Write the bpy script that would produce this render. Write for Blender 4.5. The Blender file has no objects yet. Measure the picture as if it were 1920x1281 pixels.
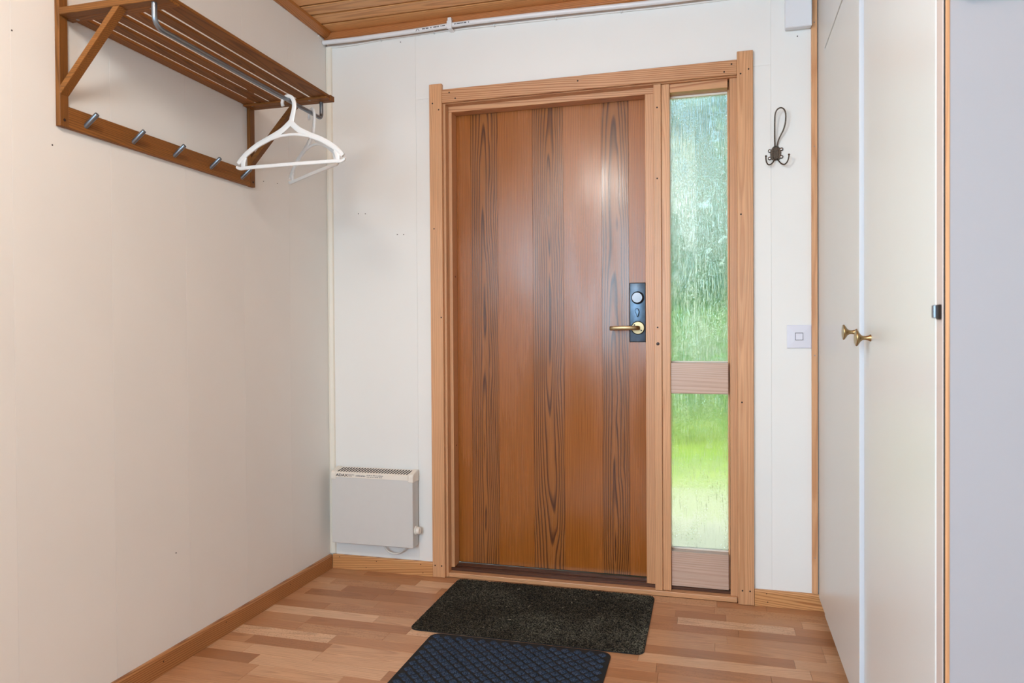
import bpy, bmesh, math, random
import numpy as np
from mathutils import Vector, Matrix, noise as mnoise

random.seed(7)
rng = np.random.default_rng(7)
scn = bpy.context.scene
COL = scn.collection
PI = math.pi

# ------------------------------------------------------------------ camera
cam_d = bpy.data.cameras.new('camera')
cam = bpy.data.objects.new('camera', cam_d)
COL.objects.link(cam)
Rv = Vector((0.9647467, 0.26310497, -0.00629141))
Uv = Vector((0.00307432, 0.01263731, 0.99991542))
Fv = Vector((-0.26316222, 0.96468444, -0.01138293))
CAM = Vector((1.64060261, -2.88670638, 1.05))
m = Matrix((Rv, Uv, -Fv)).transposed().to_4x4()
m.translation = CAM
cam.matrix_world = m
cam_d.sensor_fit = 'HORIZONTAL'
cam_d.sensor_width = 36.0
cam_d.lens = 1338.83 / 1920 * 36.0
cam_d.clip_start = 0.05
cam_d.dof.use_dof = True
cam_d.dof.focus_distance = 2.9
cam_d.dof.aperture_fstop = 6.3
scn.camera = cam

# ------------------------------------------------------------------ world, light, exposure
SKY_STRENGTH = 0.55
SUN_ENERGY = 5.6
WINDOW_POWER = 70.0
SIDE_WINDOW_POWER = 56.0
LAMP_POWER = 35.0
EXPOSURE = 0.0

vs = scn.view_settings
vs.view_transform = 'Standard'
try: vs.look = 'None'
except Exception: pass
vs.exposure = EXPOSURE
vs.gamma = 1.0
vs.use_curve_mapping = False

world = bpy.data.worlds.new('World')
scn.world = world
world.use_nodes = True
wn = world.node_tree.nodes; wl = world.node_tree.links
wn.clear()
wo = wn.new('ShaderNodeOutputWorld'); wb = wn.new('ShaderNodeBackground'); sky = wn.new('ShaderNodeTexSky')
sky.sky_type = 'NISHITA'
sky.sun_disc = False
sky.sun_elevation = math.radians(42)
sky.sun_rotation = math.radians(200)
sky.air_density = 1.2; sky.dust_density = 2.0; sky.ozone_density = 1.0
wb.inputs['Strength'].default_value = SKY_STRENGTH
wl.new(sky.outputs['Color'], wb.inputs['Color']); wl.new(wb.outputs['Background'], wo.inputs['Surface'])

def light(name, kind, loc, rot, energy, color, **kw):
    d = bpy.data.lights.new(name, kind)
    d.energy = energy; d.color = color
    for k, v in kw.items(): setattr(d, k, v)
    o = bpy.data.objects.new(name, d); COL.objects.link(o)
    o.location = loc; o.rotation_euler = rot
    return o
# the sun over the garden (comes from beside the house, lights lawn, hedge and the neighbour's wall)
light('sun', 'SUN', (0, 0, 8), (math.radians(30), 0, math.radians(-40)), SUN_ENERGY, (1.0, 0.93, 0.82), angle=0.02)
# daylight entering through the window in the wall behind the camera
light('window_daylight', 'AREA', (0.82, -4.93, 1.55), (math.radians(-90), 0, PI), WINDOW_POWER, (0.43, 0.735, 1.0),
      shape='RECTANGLE', size=0.90, size_y=1.32)
# daylight entering through the second window, in the left wall behind the camera
light('side_window_daylight', 'AREA', (-0.06, -3.55, 1.80), (math.radians(90), 0, math.radians(-90)), SIDE_WINDOW_POWER, (0.43, 0.735, 1.0),
      shape='RECTANGLE', size=1.15, size_y=0.86)

# ------------------------------------------------------------------ mesh helpers
def new_bm(): return bmesh.new()

def box(bm, x0, x1, y0, y1, z0, z1, bev=0.0, seg=1):
    vsn = [bm.verts.new(p) for p in ((x0,y0,z0),(x1,y0,z0),(x1,y1,z0),(x0,y1,z0),(x0,y0,z1),(x1,y0,z1),(x1,y1,z1),(x0,y1,z1))]
    fs = [bm.faces.new([vsn[i] for i in q]) for q in ((3,2,1,0),(4,5,6,7),(0,1,5,4),(1,2,6,5),(2,3,7,6),(3,0,4,7))]
    if bev > 0:
        es = list({e for f in fs for e in f.edges})
        bmesh.ops.bevel(bm, geom=es, offset=bev, offset_type='OFFSET', segments=seg, profile=0.5, affect='EDGES')

def prism(bm, pts, axis, a0, a1, bev=0.0):
    """extrude polygon pts (2d) along axis between a0 and a1"""
    def P(p, a):
        if axis == 'x': return (a, p[0], p[1])
        if axis == 'y': return (p[0], a, p[1])
        return (p[0], p[1], a)
    A = [bm.verts.new(P(p, a0)) for p in pts]; B = [bm.verts.new(P(p, a1)) for p in pts]
    n = len(pts); fs = [bm.faces.new(A), bm.faces.new(B[::-1])]
    for i in range(n):
        j = (i+1) % n
        fs.append(bm.faces.new((A[j], A[i], B[i], B[j])))
    bmesh.ops.recalc_face_normals(bm, faces=fs)
    if bev > 0:
        es = list({e for f in fs for e in f.edges})
        bmesh.ops.bevel(bm, geom=es, offset=bev, offset_type='OFFSET', segments=1, profile=0.5, affect='EDGES')

def smooth_path(pts, n=6):
    """Catmull-Rom through pts"""
    pts = [Vector(p) for p in pts]; out = []
    for i in range(len(pts)-1):
        p0 = pts[max(i-1,0)]; p1 = pts[i]; p2 = pts[i+1]; p3 = pts[min(i+2,len(pts)-1)]
        for k in range(n):
            t = k/n
            out.append(0.5*((2*p1)+(p2-p0)*t+(2*p0-5*p1+4*p2-p3)*t*t+(3*p1-p0-3*p2+p3)*t**3))
    out.append(pts[-1]); return out

def tube(bm, path, r, seg=10, cap=True):
    """round tube along a 3d path; r is a number or a list"""
    path = [Vector(p) for p in path]; n = len(path); rings = []
    up = Vector((0.123, 0.456, 0.88)).normalized()
    t0 = (path[1]-path[0]).normalized()
    nrm = (up - up.dot(t0)*t0).normalized()
    for i, p in enumerate(path):
        t = (path[min(i+1,n-1)]-path[max(i-1,0)]).normalized()
        nrm = (nrm - nrm.dot(t)*t).normalized(); b = t.cross(nrm)
        rr = r[i] if isinstance(r, (list, tuple)) else r
        rings.append([bm.verts.new(p + rr*(math.cos(2*PI*k/seg)*nrm + math.sin(2*PI*k/seg)*b)) for k in range(seg)])
    for i in range(n-1):
        for k in range(seg):
            bm.faces.new((rings[i][k], rings[i][(k+1)%seg], rings[i+1][(k+1)%seg], rings[i+1][k]))
    if cap:
        bm.faces.new(rings[0][::-1]); bm.faces.new(rings[-1])

def ribbon(bm, path, widths, thick, N, seg=8):
    """flat elliptical bar along a planar path, N = normal of the plane"""
    path = [Vector(p) for p in path]; n = len(path); rings = []; N = Vector(N).normalized()
    for i, p in enumerate(path):
        t = (path[min(i+1,n-1)]-path[max(i-1,0)]).normalized(); b = N.cross(t).normalized()
        w = widths[i] if isinstance(widths, (list, tuple)) else widths
        ring = []
        for k in range(seg):
            a = 2*PI*(k+0.5)/seg; ca, sa = math.cos(a), math.sin(a)
            sg = lambda v: math.copysign(abs(v)**0.6, v)
            ring.append(bm.verts.new(p + b*(sg(ca)*w/2) + N*(sg(sa)*thick/2)))
        rings.append(ring)
    for i in range(n-1):
        for k in range(seg):
            bm.faces.new((rings[i][k], rings[i][(k+1)%seg], rings[i+1][(k+1)%seg], rings[i+1][k]))
    bm.faces.new(rings[0][::-1]); bm.faces.new(rings[-1])

def lathe(bm, prof, origin, axis, seg=24):
    """prof: list of (distance along axis, radius)"""
    o = Vector(origin); ax = Vector(axis).normalized()
    a = Vector((0,0,1)) if abs(ax.z) < 0.9 else Vector((1,0,0))
    u = (a - a.dot(ax)*ax).normalized(); v = ax.cross(u); rings = []
    for d, r in prof:
        rings.append([bm.verts.new(o + ax*d + max(r,1e-5)*(math.cos(2*PI*k/seg)*u + math.sin(2*PI*k/seg)*v)) for k in range(seg)])
    fs = []
    for i in range(len(rings)-1):
        for k in range(seg):
            fs.append(bm.faces.new((rings[i][k], rings[i][(k+1)%seg], rings[i+1][(k+1)%seg], rings[i+1][k])))
    fs.append(bm.faces.new(rings[0][::-1])); fs.append(bm.faces.new(rings[-1]))
    bmesh.ops.recalc_face_normals(bm, faces=fs)

def link(name, me, mat, parent=None, center=True, smooth=False):
    if center and len(me.vertices):
        co = np.empty(len(me.vertices)*3); me.vertices.foreach_get('co', co); co = co.reshape(-1,3)
        c = (co.min(0)+co.max(0))/2
        me.vertices.foreach_set('co', (co-c).ravel()); me.update()
    else: c = np.zeros(3)
    if mat is not None:
        me.materials.clear(); me.materials.append(mat)
    if smooth:
        me.polygons.foreach_set('use_smooth', [True]*len(me.polygons))
        try: me.set_sharp_from_angle(angle=math.radians(38))
        except Exception: pass
    o = bpy.data.objects.new(name, me); COL.objects.link(o)
    if parent is not None:
        o.parent = parent
        o.location = Vector(c) - world_of(parent)
    else: o.location = Vector(c)
    return o

WORLD = {}
def world_of(o):
    v = Vector(o.location)
    while o.parent is not None:
        o = o.parent; v = v + Vector(o.location)
    return v

def mk(name, bm, mat, parent=None, smooth=False):
    bmesh.ops.recalc_face_normals(bm, faces=bm.faces[:])
    me = bpy.data.meshes.new(name); bm.to_mesh(me); bm.free()
    return link(name, me, mat, parent, True, smooth)

def mbox(name, mat, parent, *a, bev=0.0, seg=1):
    bm = new_bm(); box(bm, *a, bev=bev, seg=seg); return mk(name, bm, mat, parent)

def tag(o, label=None, cat=None, kind=None, group=None):
    if label: o['label'] = label
    if cat: o['category'] = cat
    if kind: o['kind'] = kind
    if group: o['group'] = group
    return o

def empty(name, loc, label, cat, kind=None, group=None):
    o = bpy.data.objects.new(name, None); COL.objects.link(o); o.location = loc; o.empty_display_size = 0.1
    return tag(o, label, cat, kind, group)

# ------------------------------------------------------------------ materials
def srgb(*c):
    return tuple(((x/255)/12.92 if x/255 <= 0.04045 else ((x/255+0.055)/1.055)**2.4) for x in c) + (1.0,)

class NT:
    def __init__(s, name):
        s.m = bpy.data.materials.new(name); s.m.use_nodes = True
        s.t = s.m.node_tree; s.n = s.t.nodes; s.l = s.t.links; s.n.clear()
        s.out = s.n.new('ShaderNodeOutputMaterial'); s.b = s.n.new('ShaderNodeBsdfPrincipled')
        s.l.new(s.b.outputs[0], s.out.inputs[0])
    def _set(s, sock, v):
        if hasattr(v, 'bl_idname') and not hasattr(v, 'default_value') : v = v.outputs[0]
        if isinstance(v, bpy.types.NodeSocket): s.l.new(v, sock)
        else: sock.default_value = v
    def math(s, op, a, b=None, c=None, clamp=False):
        n = s.n.new('ShaderNodeMath'); n.operation = op; n.use_clamp = clamp
        for i, v in enumerate((a, b, c)):
            if v is not None: s._set(n.inputs[i], v)
        return n.outputs[0]
    def noise(s, vec, scale=5, detail=2, rough=0.5, dist=0.0):
        n = s.n.new('ShaderNodeTexNoise')
        s._set(n.inputs['Vector'], vec); n.inputs['Scale'].default_value = scale
        n.inputs['Detail'].default_value = detail; n.inputs['Roughness'].default_value = rough
        n.inputs['Distortion'].default_value = dist
        return n.outputs[0]
    def mix(s, f, a, b, mode='MIX'):
        n = s.n.new('ShaderNodeMix'); n.data_type = 'RGBA'; n.blend_type = mode
        s._set(n.inputs[0], f); s._set(n.inputs[6], a); s._set(n.inputs[7], b)
        return n.outputs[2]
    def ramp(s, f, stops, interp='LINEAR'):
        n = s.n.new('ShaderNodeValToRGB'); cr = n.color_ramp; cr.interpolation = interp
        while len(cr.elements) < len(stops): cr.elements.new(0.5)
        for e, (p, c) in zip(cr.elements, stops):
            e.position = p; e.color = c if len(c) == 4 else tuple(c)+(1,)
        s._set(n.inputs[0], f); return n.outputs[0]
    def vec(s, x, y, z):
        n = s.n.new('ShaderNodeCombineXYZ')
        for i, v in enumerate((x, y, z)): s._set(n.inputs[i], v)
        return n.outputs[0]
    def obj(s):
        n = s.n.new('ShaderNodeTexCoord'); return n.outputs['Object']
    def sep(s, v):
        n = s.n.new('ShaderNodeSeparateXYZ'); s.l.new(v, n.inputs[0]); return n.outputs
    def rand(s):
        return s.n.new('ShaderNodeObjectInfo').outputs['Random']
    def maprange(s, v, a, b, c, d):
        n = s.n.new('ShaderNodeMapRange'); s._set(n.inputs[0], v)
        for i, x in enumerate((a, b, c, d)): n.inputs[1+i].default_value = x
        return n.outputs[0]
    def bump(s, h, strength=0.2, dist=0.001):
        n = s.n.new('ShaderNodeBump'); n.inputs['Strength'].default_value = strength
        n.inputs['Distance'].default_value = dist; s._set(n.inputs['Height'], h)
        s.l.new(n.outputs[0], s.b.inputs['Normal'])
    def base(s, v): s._set(s.b.inputs['Base Color'], v)
    def rough(s, v): s._set(s.b.inputs['Roughness'], v)

def plain(name, rgb, rough=0.5, metal=0.0, spec=0.5, var=0.0, scale=30):
    t = NT(name); c = srgb(*rgb)
    if var:
        n = t.noise(t.obj(), scale, 4)
        t.base(t.mix(t.maprange(n, 0.3, 0.7, 0, 1), tuple(x*(1-var) for x in c[:3])+(1,), tuple(min(1, x*(1+var)) for x in c[:3])+(1,)))
    else: t.base(c)
    t.rough(rough); t.b.inputs['Metallic'].default_value = metal
    t.b.inputs['Specular IOR Level'].default_value = spec
    return t.m

def wood(name, light_c, dark_c, axis='z', freq=220, pith=(0.0, 0.05), spread=(0.03, 0.04), slope=0.02, contrast=0.8,
         rough=0.38, tone=0.12, fibre=0.25, knots=0.0, wob=0.006, knot_c=(70,38,20), coat=0.0, late=0.75, spec=0.5, patch=False):
    """sawn timber: growth rings around a pith line that runs along `axis`, cut by the board's faces"""
    t = NT(name); o = t.sep(t.obj()); R = t.rand()
    g, u, v = {'x': (o[0], o[1], o[2]), 'y': (o[1], o[0], o[2]), 'z': (o[2], o[0], o[1])}[axis]
    r2 = t.math('FRACT', t.math('MULTIPLY', R, 17.31)); r3 = t.math('FRACT', t.math('MULTIPLY', R, 53.77))
    sh = t.math('MULTIPLY', R, 40.0)
    gs = t.math('ADD', g, sh)
    nv = t.vec(t.math('MULTIPLY', gs, 2.2), t.math('MULTIPLY', u, 14.0), t.math('MULTIPLY', v, 14.0))
    n1 = t.noise(nv, 1.0, 2, 0.5)
    nv2 = t.vec(t.math('MULTIPLY', gs, 1.1), t.math('MULTIPLY_ADD', u, 5.0, 7.7), t.math('MULTIPLY', v, 5.0))
    n2 = t.noise(nv2, 1.0, 2, 0.5)
    uu = t.math('ADD', u, t.math('MULTIPLY_ADD', t.math('SUBTRACT', r2, 0.5), 2*spread[0], pith[0]))
    uu = t.math('ADD', uu, t.math('MULTIPLY', t.math('SUBTRACT', n1, 0.5), 2*wob))
    vv = t.math('ADD', v, t.math('MULTIPLY_ADD', r3, spread[1], pith[1]))
    sl = t.math('MULTIPLY', t.math('SUBTRACT', t.math('GREATER_THAN', r2, 0.5), 0.5), 2*slope)
    vv = t.math('ADD', vv, t.math('MULTIPLY', g, sl))
    vv = t.math('ADD', vv, t.math('MULTIPLY', t.math('SUBTRACT', n2, 0.5), 5*wob))
    rr = t.math('SQRT', t.math('ADD', t.math('MULTIPLY', uu, uu), t.math('MULTIPLY', vv, vv)))
    ph = t.math('FRACT', t.math('ADD', t.math('MULTIPLY', rr, freq), t.math('MULTIPLY', n1, 1.2)))
    ring = t.ramp(ph, [(0.0, (0,0,0)), (0.45, (0.07,)*3), (late+0.04, (1,1,1)), (min(late+0.14, 0.97), (0.8,)*3), (1.0, (0,0,0))])
    fv = t.vec(t.math('MULTIPLY', gs, 6.0), t.math('MULTIPLY', u, 420.0), t.math('MULTIPLY', v, 420.0))
    fb = t.noise(fv, 1.0, 3, 0.6)
    ringc = t.math('MULTIPLY', ring, contrast)
    c = t.mix(ringc, srgb(*light_c), srgb(*dark_c))
    f = t.maprange(fb, 0.3, 0.7, 1-fibre, 1+fibre*0.6)
    tn = t.math('MULTIPLY_ADD', R, 2*tone, 1-tone)
    tn = t.math('MULTIPLY', tn, t.maprange(n2, 0.25, 0.75, 0.92, 1.07))
    f = t.math('MULTIPLY', f, tn)
    c = t.mix(1.0, c, t.vec(f, f, f), 'MULTIPLY')
    if knots:
        vn = t.n.new('ShaderNodeTexVoronoi'); vn.feature = 'F1'
        t.l.new(t.vec(t.math('MULTIPLY', gs, knots), t.math('MULTIPLY_ADD', u, knots*2.2, t.math('MULTIPLY', R, 9.0)), t.math('MULTIPLY', v, 0.0)), vn.inputs['Vector'])
        vn.inputs['Scale'].default_value = 1.0
        k = t.ramp(vn.outputs['Distance'], [(0.0, (1,1,1)), (0.035, (0.9,)*3), (0.075, (0,0,0))])
        c = t.mix(k, c, srgb(*knot_c))
    t.base(c)
    rg = t.maprange(fb, 0.2, 0.8, rough*0.85, rough*1.2)
    if patch: rg = t.math('MULTIPLY', rg, t.maprange(n2, 0.38, 0.62, 0.8, 1.35))
    t.rough(rg)
    t.b.inputs['Specular IOR Level'].default_value = spec
    if coat:
        t.b.inputs['Coat Weight'].default_value = coat; t.b.inputs['Coat Roughness'].default_value = 0.22
    t.bump(t.math('MULTIPLY_ADD', ring, -0.6, fb), 0.12, 0.0006)
    return t.m

M = {}
def paint(name, rgb, rough=0.55, mott=0.03, bumps=0.05):
    t = NT(name); o = t.obj(); c = srgb(*rgb)
    n = t.noise(o, 1.7, 3, 0.55); n2 = t.noise(o, 90, 3, 0.6)
    t.base(t.mix(t.maprange(n, 0.3, 0.7, 0, 1), tuple(x*(1-mott) for x in c[:3])+(1,), tuple(min(1, x*(1+mott)) for x in c[:3])+(1,)))
    t.rough(rough); t.bump(n2, bumps, 0.001); return t.m

M['cream'] = paint('cream_wall_paint', (236, 233, 229), 0.5, 0.02, 0.08)
M['white_trim'] = paint('white_trim_paint', (236, 228, 214), 0.45, 0.02)
M['cupboard'] = paint('cupboard_gloss_paint', (221, 222, 219), 0.30, 0.015, 0.05)
M['cup_edge'] = paint('cupboard_edge_paint', (208, 210, 216), 0.40, 0.01)
M['stile'] = paint('cupboard_stile_paint', (208, 192, 184), 0.45, 0.03)
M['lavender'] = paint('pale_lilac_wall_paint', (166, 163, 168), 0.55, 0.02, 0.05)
M['door_light'] = wood('door_board_straight_grain', (168, 98, 38), (126, 68, 22), 'z', 150, (0.16, 0.02), (0.02, 0.02), 0.004, 0.8, 0.22, 0.05, 0.22, wob=0.004, spec=0.46, patch=True)
M['door_dark'] = wood('door_board_cathedral_grain', (158, 95, 42), (78, 40, 19), 'z', 112, (0.0, 0.010), (0.006, 0.012), 0.026, 0.95, 0.22, 0.05, 0.25, wob=0.014, spec=0.46, patch=True)
M['pine_v'] = wood('frame_pine_upright', (214, 160, 116), (182, 118, 72), 'z', 170, (0.03, 0.03), (0.03, 0.04), 0.010, 0.5, 0.36, 0.06, 0.16, knots=0.9, knot_c=(92,50,32))
M['pine_x'] = wood('frame_pine_level', (214, 160, 116), (166, 98, 56), 'x', 130, (0.0, 0.010), (0.015, 0.015), 0.05, 0.9, 0.36, 0.06, 0.14)
M['rail'] = wood('cool_lit_rail_pine', (204, 174, 156), (170, 130, 106), 'x', 150, (0.0, 0.02), (0.015, 0.02), 0.03, 0.45, 0.30, 0.04, 0.14)  # paler than the frame pine: cool daylight is put into the colour
M['pine_y'] = wood('skirting_pine', (188, 130, 80), (138, 82, 40), 'y', 140, (0.0, 0.02), (0.02, 0.02), 0.03, 0.95, 0.40, 0.05, 0.14)
M['skirt_x'] = wood('skirting_pine_level', (214, 156, 100), (168, 104, 56), 'x', 140, (0.0, 0.02), (0.02, 0.02), 0.09, 0.9, 0.40, 0.05, 0.12)
M['sill'] = wood('dark_sill_wood', (92, 54, 34), (52, 28, 18), 'x', 200, (0.0, 0.03), (0.02, 0.02), 0.02, 0.7, 0.35, 0.05, 0.2)
M['threshold'] = wood('worn_threshold_wood', (208, 156, 112), (166, 112, 74), 'x', 220, (0.0, 0.03), (0.02, 0.02), 0.03, 0.7, 0.40, 0.04, 0.2)
M['ceiling'] = wood('ceiling_pine', (232, 172, 112), (186, 118, 60), 'x', 130, (0.0, 0.02), (0.03, 0.03), 0.02, 0.6, 0.42, 0.07, 0.15, knots=3.0, knot_c=(86,44,16))
M['mould_x'] = wood('ceiling_moulding_level', (196, 126, 72), (140, 78, 36), 'x', 230, (0.0, 0.02), (0.02, 0.02), 0.03, 0.8, 0.4, 0.05, 0.15)
M['mould_y'] = wood('ceiling_moulding_deep', (184, 116, 54), (134, 76, 28), 'y', 230, (0.0, 0.02), (0.02, 0.02), 0.03, 0.8, 0.4, 0.05, 0.15)
for a in 'xyz':
    M['rack_'+a] = wood('rack_hardwood_'+a, (142, 90, 42), (88, 52, 20), a, 260, (0.0, 0.03), (0.04, 0.05), 0.03, 0.6, 0.50, 0.18, 0.30, spec=0.22)
M['steel'] = plain('grey_satin_steel', (128, 134, 142), 0.32, 0.85)
M['dark_screw'] = plain('dark_screw_metal', (58, 48, 44), 0.4, 0.8)
M['screw'] = plain('screw_metal', (150, 140, 134), 0.3, 0.9)
M['hole'] = plain('dark_hole', (38, 24, 16), 0.8)
M['white_plastic'] = plain('white_plastic', (222, 221, 220), 0.30, 0, 0.5)
M['heater'] = plain('heater_white_enamel', (213, 209, 205), 0.42, 0, 0.4, 0.01)
M['heater_cap'] = plain('heater_cap_plastic', (238, 228, 216), 0.4)
M['pipe'] = plain('white_conduit', (232, 230, 232), 0.35)
M['ink'] = plain('black_ink', (26, 26, 28), 0.6)
M['grey_ink'] = plain('grey_ink', (110, 108, 112), 0.6)
M['cable'] = plain('pale_grey_cable', (222, 216, 208), 0.4)
M['iron'] = plain('blackened_iron', (86, 74, 64), 0.40, 0.75, 0.5, 0.5, 260)
M['brass'] = plain('aged_brass', (168, 142, 100), 0.32, 1.0)
M['satin_brass'] = plain('satin_brass_handle', (166, 146, 112), 0.40, 1.0)
M['lock_plate'] = plain('dark_blue_grey_lock_plate', (84, 104, 124), 0.36, 0.6, 0.5, 0.15, 60)
M['alu'] = plain('brushed_aluminium', (132, 132, 136), 0.42, 1.0)
M['chrome'] = plain('chrome', (200, 198, 200), 0.12, 1.0)
M['black'] = plain('black_gap', (10, 9, 9), 0.8)
M['switch'] = plain('switch_plastic', (222, 220, 230), 0.35)
M['box'] = plain('box_plastic', (228, 228, 232), 0.4)
M['grey_room'] = paint('rear_wall_paint', (230, 220, 204), 0.6)

def floor_mat():
    t = NT('laminate_strip'); o = t.sep(t.obj()); R = t.rand()
    r2 = t.math('FRACT', t.math('MULTIPLY', R, 37.7)); r3 = t.math('FRACT', t.math('MULTIPLY', R, 91.3))
    gs = t.math('MULTIPLY_ADD', R, 60.0, o[0])
    base = t.ramp(R, [(0.0, srgb(166,112,72)), (0.3, srgb(184,130,90)), (0.6, srgb(198,148,108)), (0.82, srgb(212,166,128)), (1.0, srgb(226,186,150))])
    n1 = t.noise(t.vec(t.math('MULTIPLY', gs, 3.0), t.math('MULTIPLY_ADD', o[1], 26.0, t.math('MULTIPLY', r2, 9)), 0.0), 1.0, 3, 0.55)
    uu = t.math('ADD', t.math('MULTIPLY_ADD', t.math('SUBTRACT', r2, 0.5), 0.10, o[1]), t.math('MULTIPLY', t.math('SUBTRACT', n1, 0.5), 0.03))
    vv = t.math('ADD', t.math('MULTIPLY', o[0], 0.035), t.math('MULTIPLY_ADD', r3, 0.05, 0.012))
    rr = t.math('SQRT', t.math('ADD', t.math('MULTIPLY', uu, uu), t.math('MULTIPLY', vv, vv)))
    ph = t.math('FRACT', t.math('MULTIPLY', rr, 150))
    ring = t.ramp(ph, [(0, (0,0,0)), (0.5, (0.15,)*3), (0.85, (1,1,1)), (1, (0,0,0))])
    c = t.mix(t.math('MULTIPLY', ring, 0.38), base, srgb(140, 88, 54))
    fb = t.noise(t.vec(t.math('MULTIPLY', gs, 14.0), t.math('MULTIPLY', o[1], 380.0), 0.0), 1.0, 3, 0.6)
    f = t.math('MULTIPLY', t.maprange(fb, 0.3, 0.7, 0.91, 1.06), t.maprange(n1, 0.3, 0.7, 0.93, 1.05))
    c = t.mix(1.0, c, t.vec(f, f, f), 'MULTIPLY')
    # beech-like short flecks on some strips
    vn = t.n.new('ShaderNodeTexVoronoi'); t.l.new(t.vec(t.math('MULTIPLY', gs, 95.0), t.math('MULTIPLY', o[1], 240.0), 0.0), vn.inputs['Vector']); vn.inputs['Scale'].default_value = 1.0
    fl = t.ramp(vn.outputs['Distance'], [(0.0, (1,1,1)), (0.22, (0.8,)*3), (0.34, (0,0,0))])
    some = t.math('GREATER_THAN', r3, 0.72)
    c = t.mix(t.math('MULTIPLY', t.math('MULTIPLY', fl, some), 0.7), c, srgb(140, 86, 50))
    t.base(c); t.rough(t.maprange(fb, 0.2, 0.8, 0.30, 0.42)); t.b.inputs['Specular IOR Level'].default_value = 0.45
    t.bump(fb, 0.05, 0.0005); return t.m
M['floor'] = floor_mat()
M['joint'] = plain('floor_joint', (112, 70, 42), 0.7)

def ribbed_mat():
    t = NT('worn_dark_mat_pile'); o = t.obj()
    n = t.noise(t.vec(t.math('MULTIPLY', t.sep(o)[0], 0.6), t.sep(o)[1], t.sep(o)[2]), 330, 3, 0.75); n2 = t.noise(o, 3.2, 3, 0.6); sp = t.sep(o)
    c = t.mix(t.maprange(n, 0.46, 0.70, 0, 1), srgb(13, 10, 8), srgb(90, 80, 64))
    dust = t.math('MULTIPLY', t.maprange(n2, 0.45, 0.75, 0, 1), t.maprange(n, 0.45, 0.7, 0, 1))
    dust = t.math('MULTIPLY', dust, t.maprange(sp[0], -0.42, 0.42, 0.35, 1.0))
    c = t.mix(t.math('MULTIPLY', dust, 0.75), c, srgb(150, 146, 128))
    t.base(c); t.rough(0.95); t.b.inputs['Specular IOR Level'].default_value = 0.1
    t.b.inputs['Sheen Weight'].default_value = 0.08
    t.bump(n, 0.6, 0.003); return t.m
M['ribbed'] = ribbed_mat()
def tuft_mat():
    t = NT('blue_black_mat_pile'); o = t.obj()
    n = t.noise(o, 330, 3, 0.7)
    t.base(t.mix(t.maprange(n, 0.35, 0.72, 0, 1), srgb(18, 22, 30), srgb(78, 92, 116)))
    t.rough(0.95); t.b.inputs['Specular IOR Level'].default_value = 0.1; t.bump(n, 0.7, 0.003); return t.m
M['tuft'] = tuft_mat()
M['rubber'] = plain('black_mat_backing', (16, 17, 20), 0.85)
M['lint'] = plain('straw_bits', (190, 176, 150), 0.8)

def glass_mat():
    t = NT('rain_textured_glass'); o = t.sep(t.obj())
    wz = t.noise(t.vec(t.math('MULTIPLY', o[0], 8.0), 1.0, t.math('MULTIPLY', o[2], 14.0)), 1.0, 2, 0.5)
    xs = t.math('MULTIPLY_ADD', wz, 1.6, t.math('MULTIPLY', o[0], 135.0))
    w = t.noise(t.vec(xs, 0.0, t.math('MULTIPLY', o[2], 7.0)), 1.0, 2, 0.5)
    w2 = t.noise(t.vec(t.math('MULTIPLY', o[0], 230.0), 3.0, t.math('MULTIPLY', o[2], 120.0)), 1.0, 1, 0.5)
    msk = t.maprange(t.noise(t.vec(t.math('MULTIPLY', o[0], 14.0), 9.0, t.math('MULTIPLY', o[2], 7.0)), 1.0, 2, 0.5), 0.42, 0.64, 0.06, 0.50)
    h = t.math('MULTIPLY_ADD', w2, msk, w)
    bp = t.n.new('ShaderNodeBump'); bp.inputs['Strength'].default_value = 1.0; bp.inputs['Distance'].default_value = 0.0078
    t._set(bp.inputs['Height'], h)
    gl = t.n.new('ShaderNodeBsdfGlass'); gl.inputs['IOR'].default_value = 1.45; gl.inputs['Roughness'].default_value = 0.0
    gl.inputs['Color'].default_value = (0.90, 0.97, 0.94, 1)
    t.l.new(bp.outputs[0], gl.inputs['Normal'])
    tr = t.n.new('ShaderNodeBsdfTransparent'); tr.inputs['Color'].default_value = (0.90, 0.97, 0.94, 1)
    mx = t.n.new('ShaderNodeMixShader'); mx.inputs[0].default_value = 0.33
    t.l.new(gl.outputs[0], mx.inputs[1]); t.l.new(tr.outputs[0], mx.inputs[2])
    t.n.remove(t.b); t.l.new(mx.outputs[0], t.out.inputs[0]); return t.m
M['glass'] = glass_mat()

def leafy(name, a, b, scale=6):
    t = NT(name); n = t.noise(t.obj(), scale, 3, 0.7)
    t.base(t.mix(t.maprange(n, 0.35, 0.65, 0, 1), srgb(*a), srgb(*b))); t.rough(0.6); return t.m
M['grass'] = leafy('lawn_grass', (98, 134, 44), (164, 168, 70), 3)
M['gravel'] = leafy('pale_gravel', (162, 152, 126), (188, 180, 154), 40)
M['hedge'] = leafy('bright_hedge_leaves', (72, 120, 48), (116, 164, 78), 5)
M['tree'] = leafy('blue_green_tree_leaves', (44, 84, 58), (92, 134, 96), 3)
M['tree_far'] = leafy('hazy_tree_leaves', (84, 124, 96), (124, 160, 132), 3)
M['bark'] = plain('bark', (88, 72, 58), 0.9, 0, 0.2, 0.3, 20)
M['house'] = plain('white_house_boards', (226, 228, 230), 0.6)
M['roof'] = plain('grey_roof', (112, 132, 116), 0.7)

# ------------------------------------------------------------------ the room shell
CZ = 2.395           # ceiling height
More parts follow.
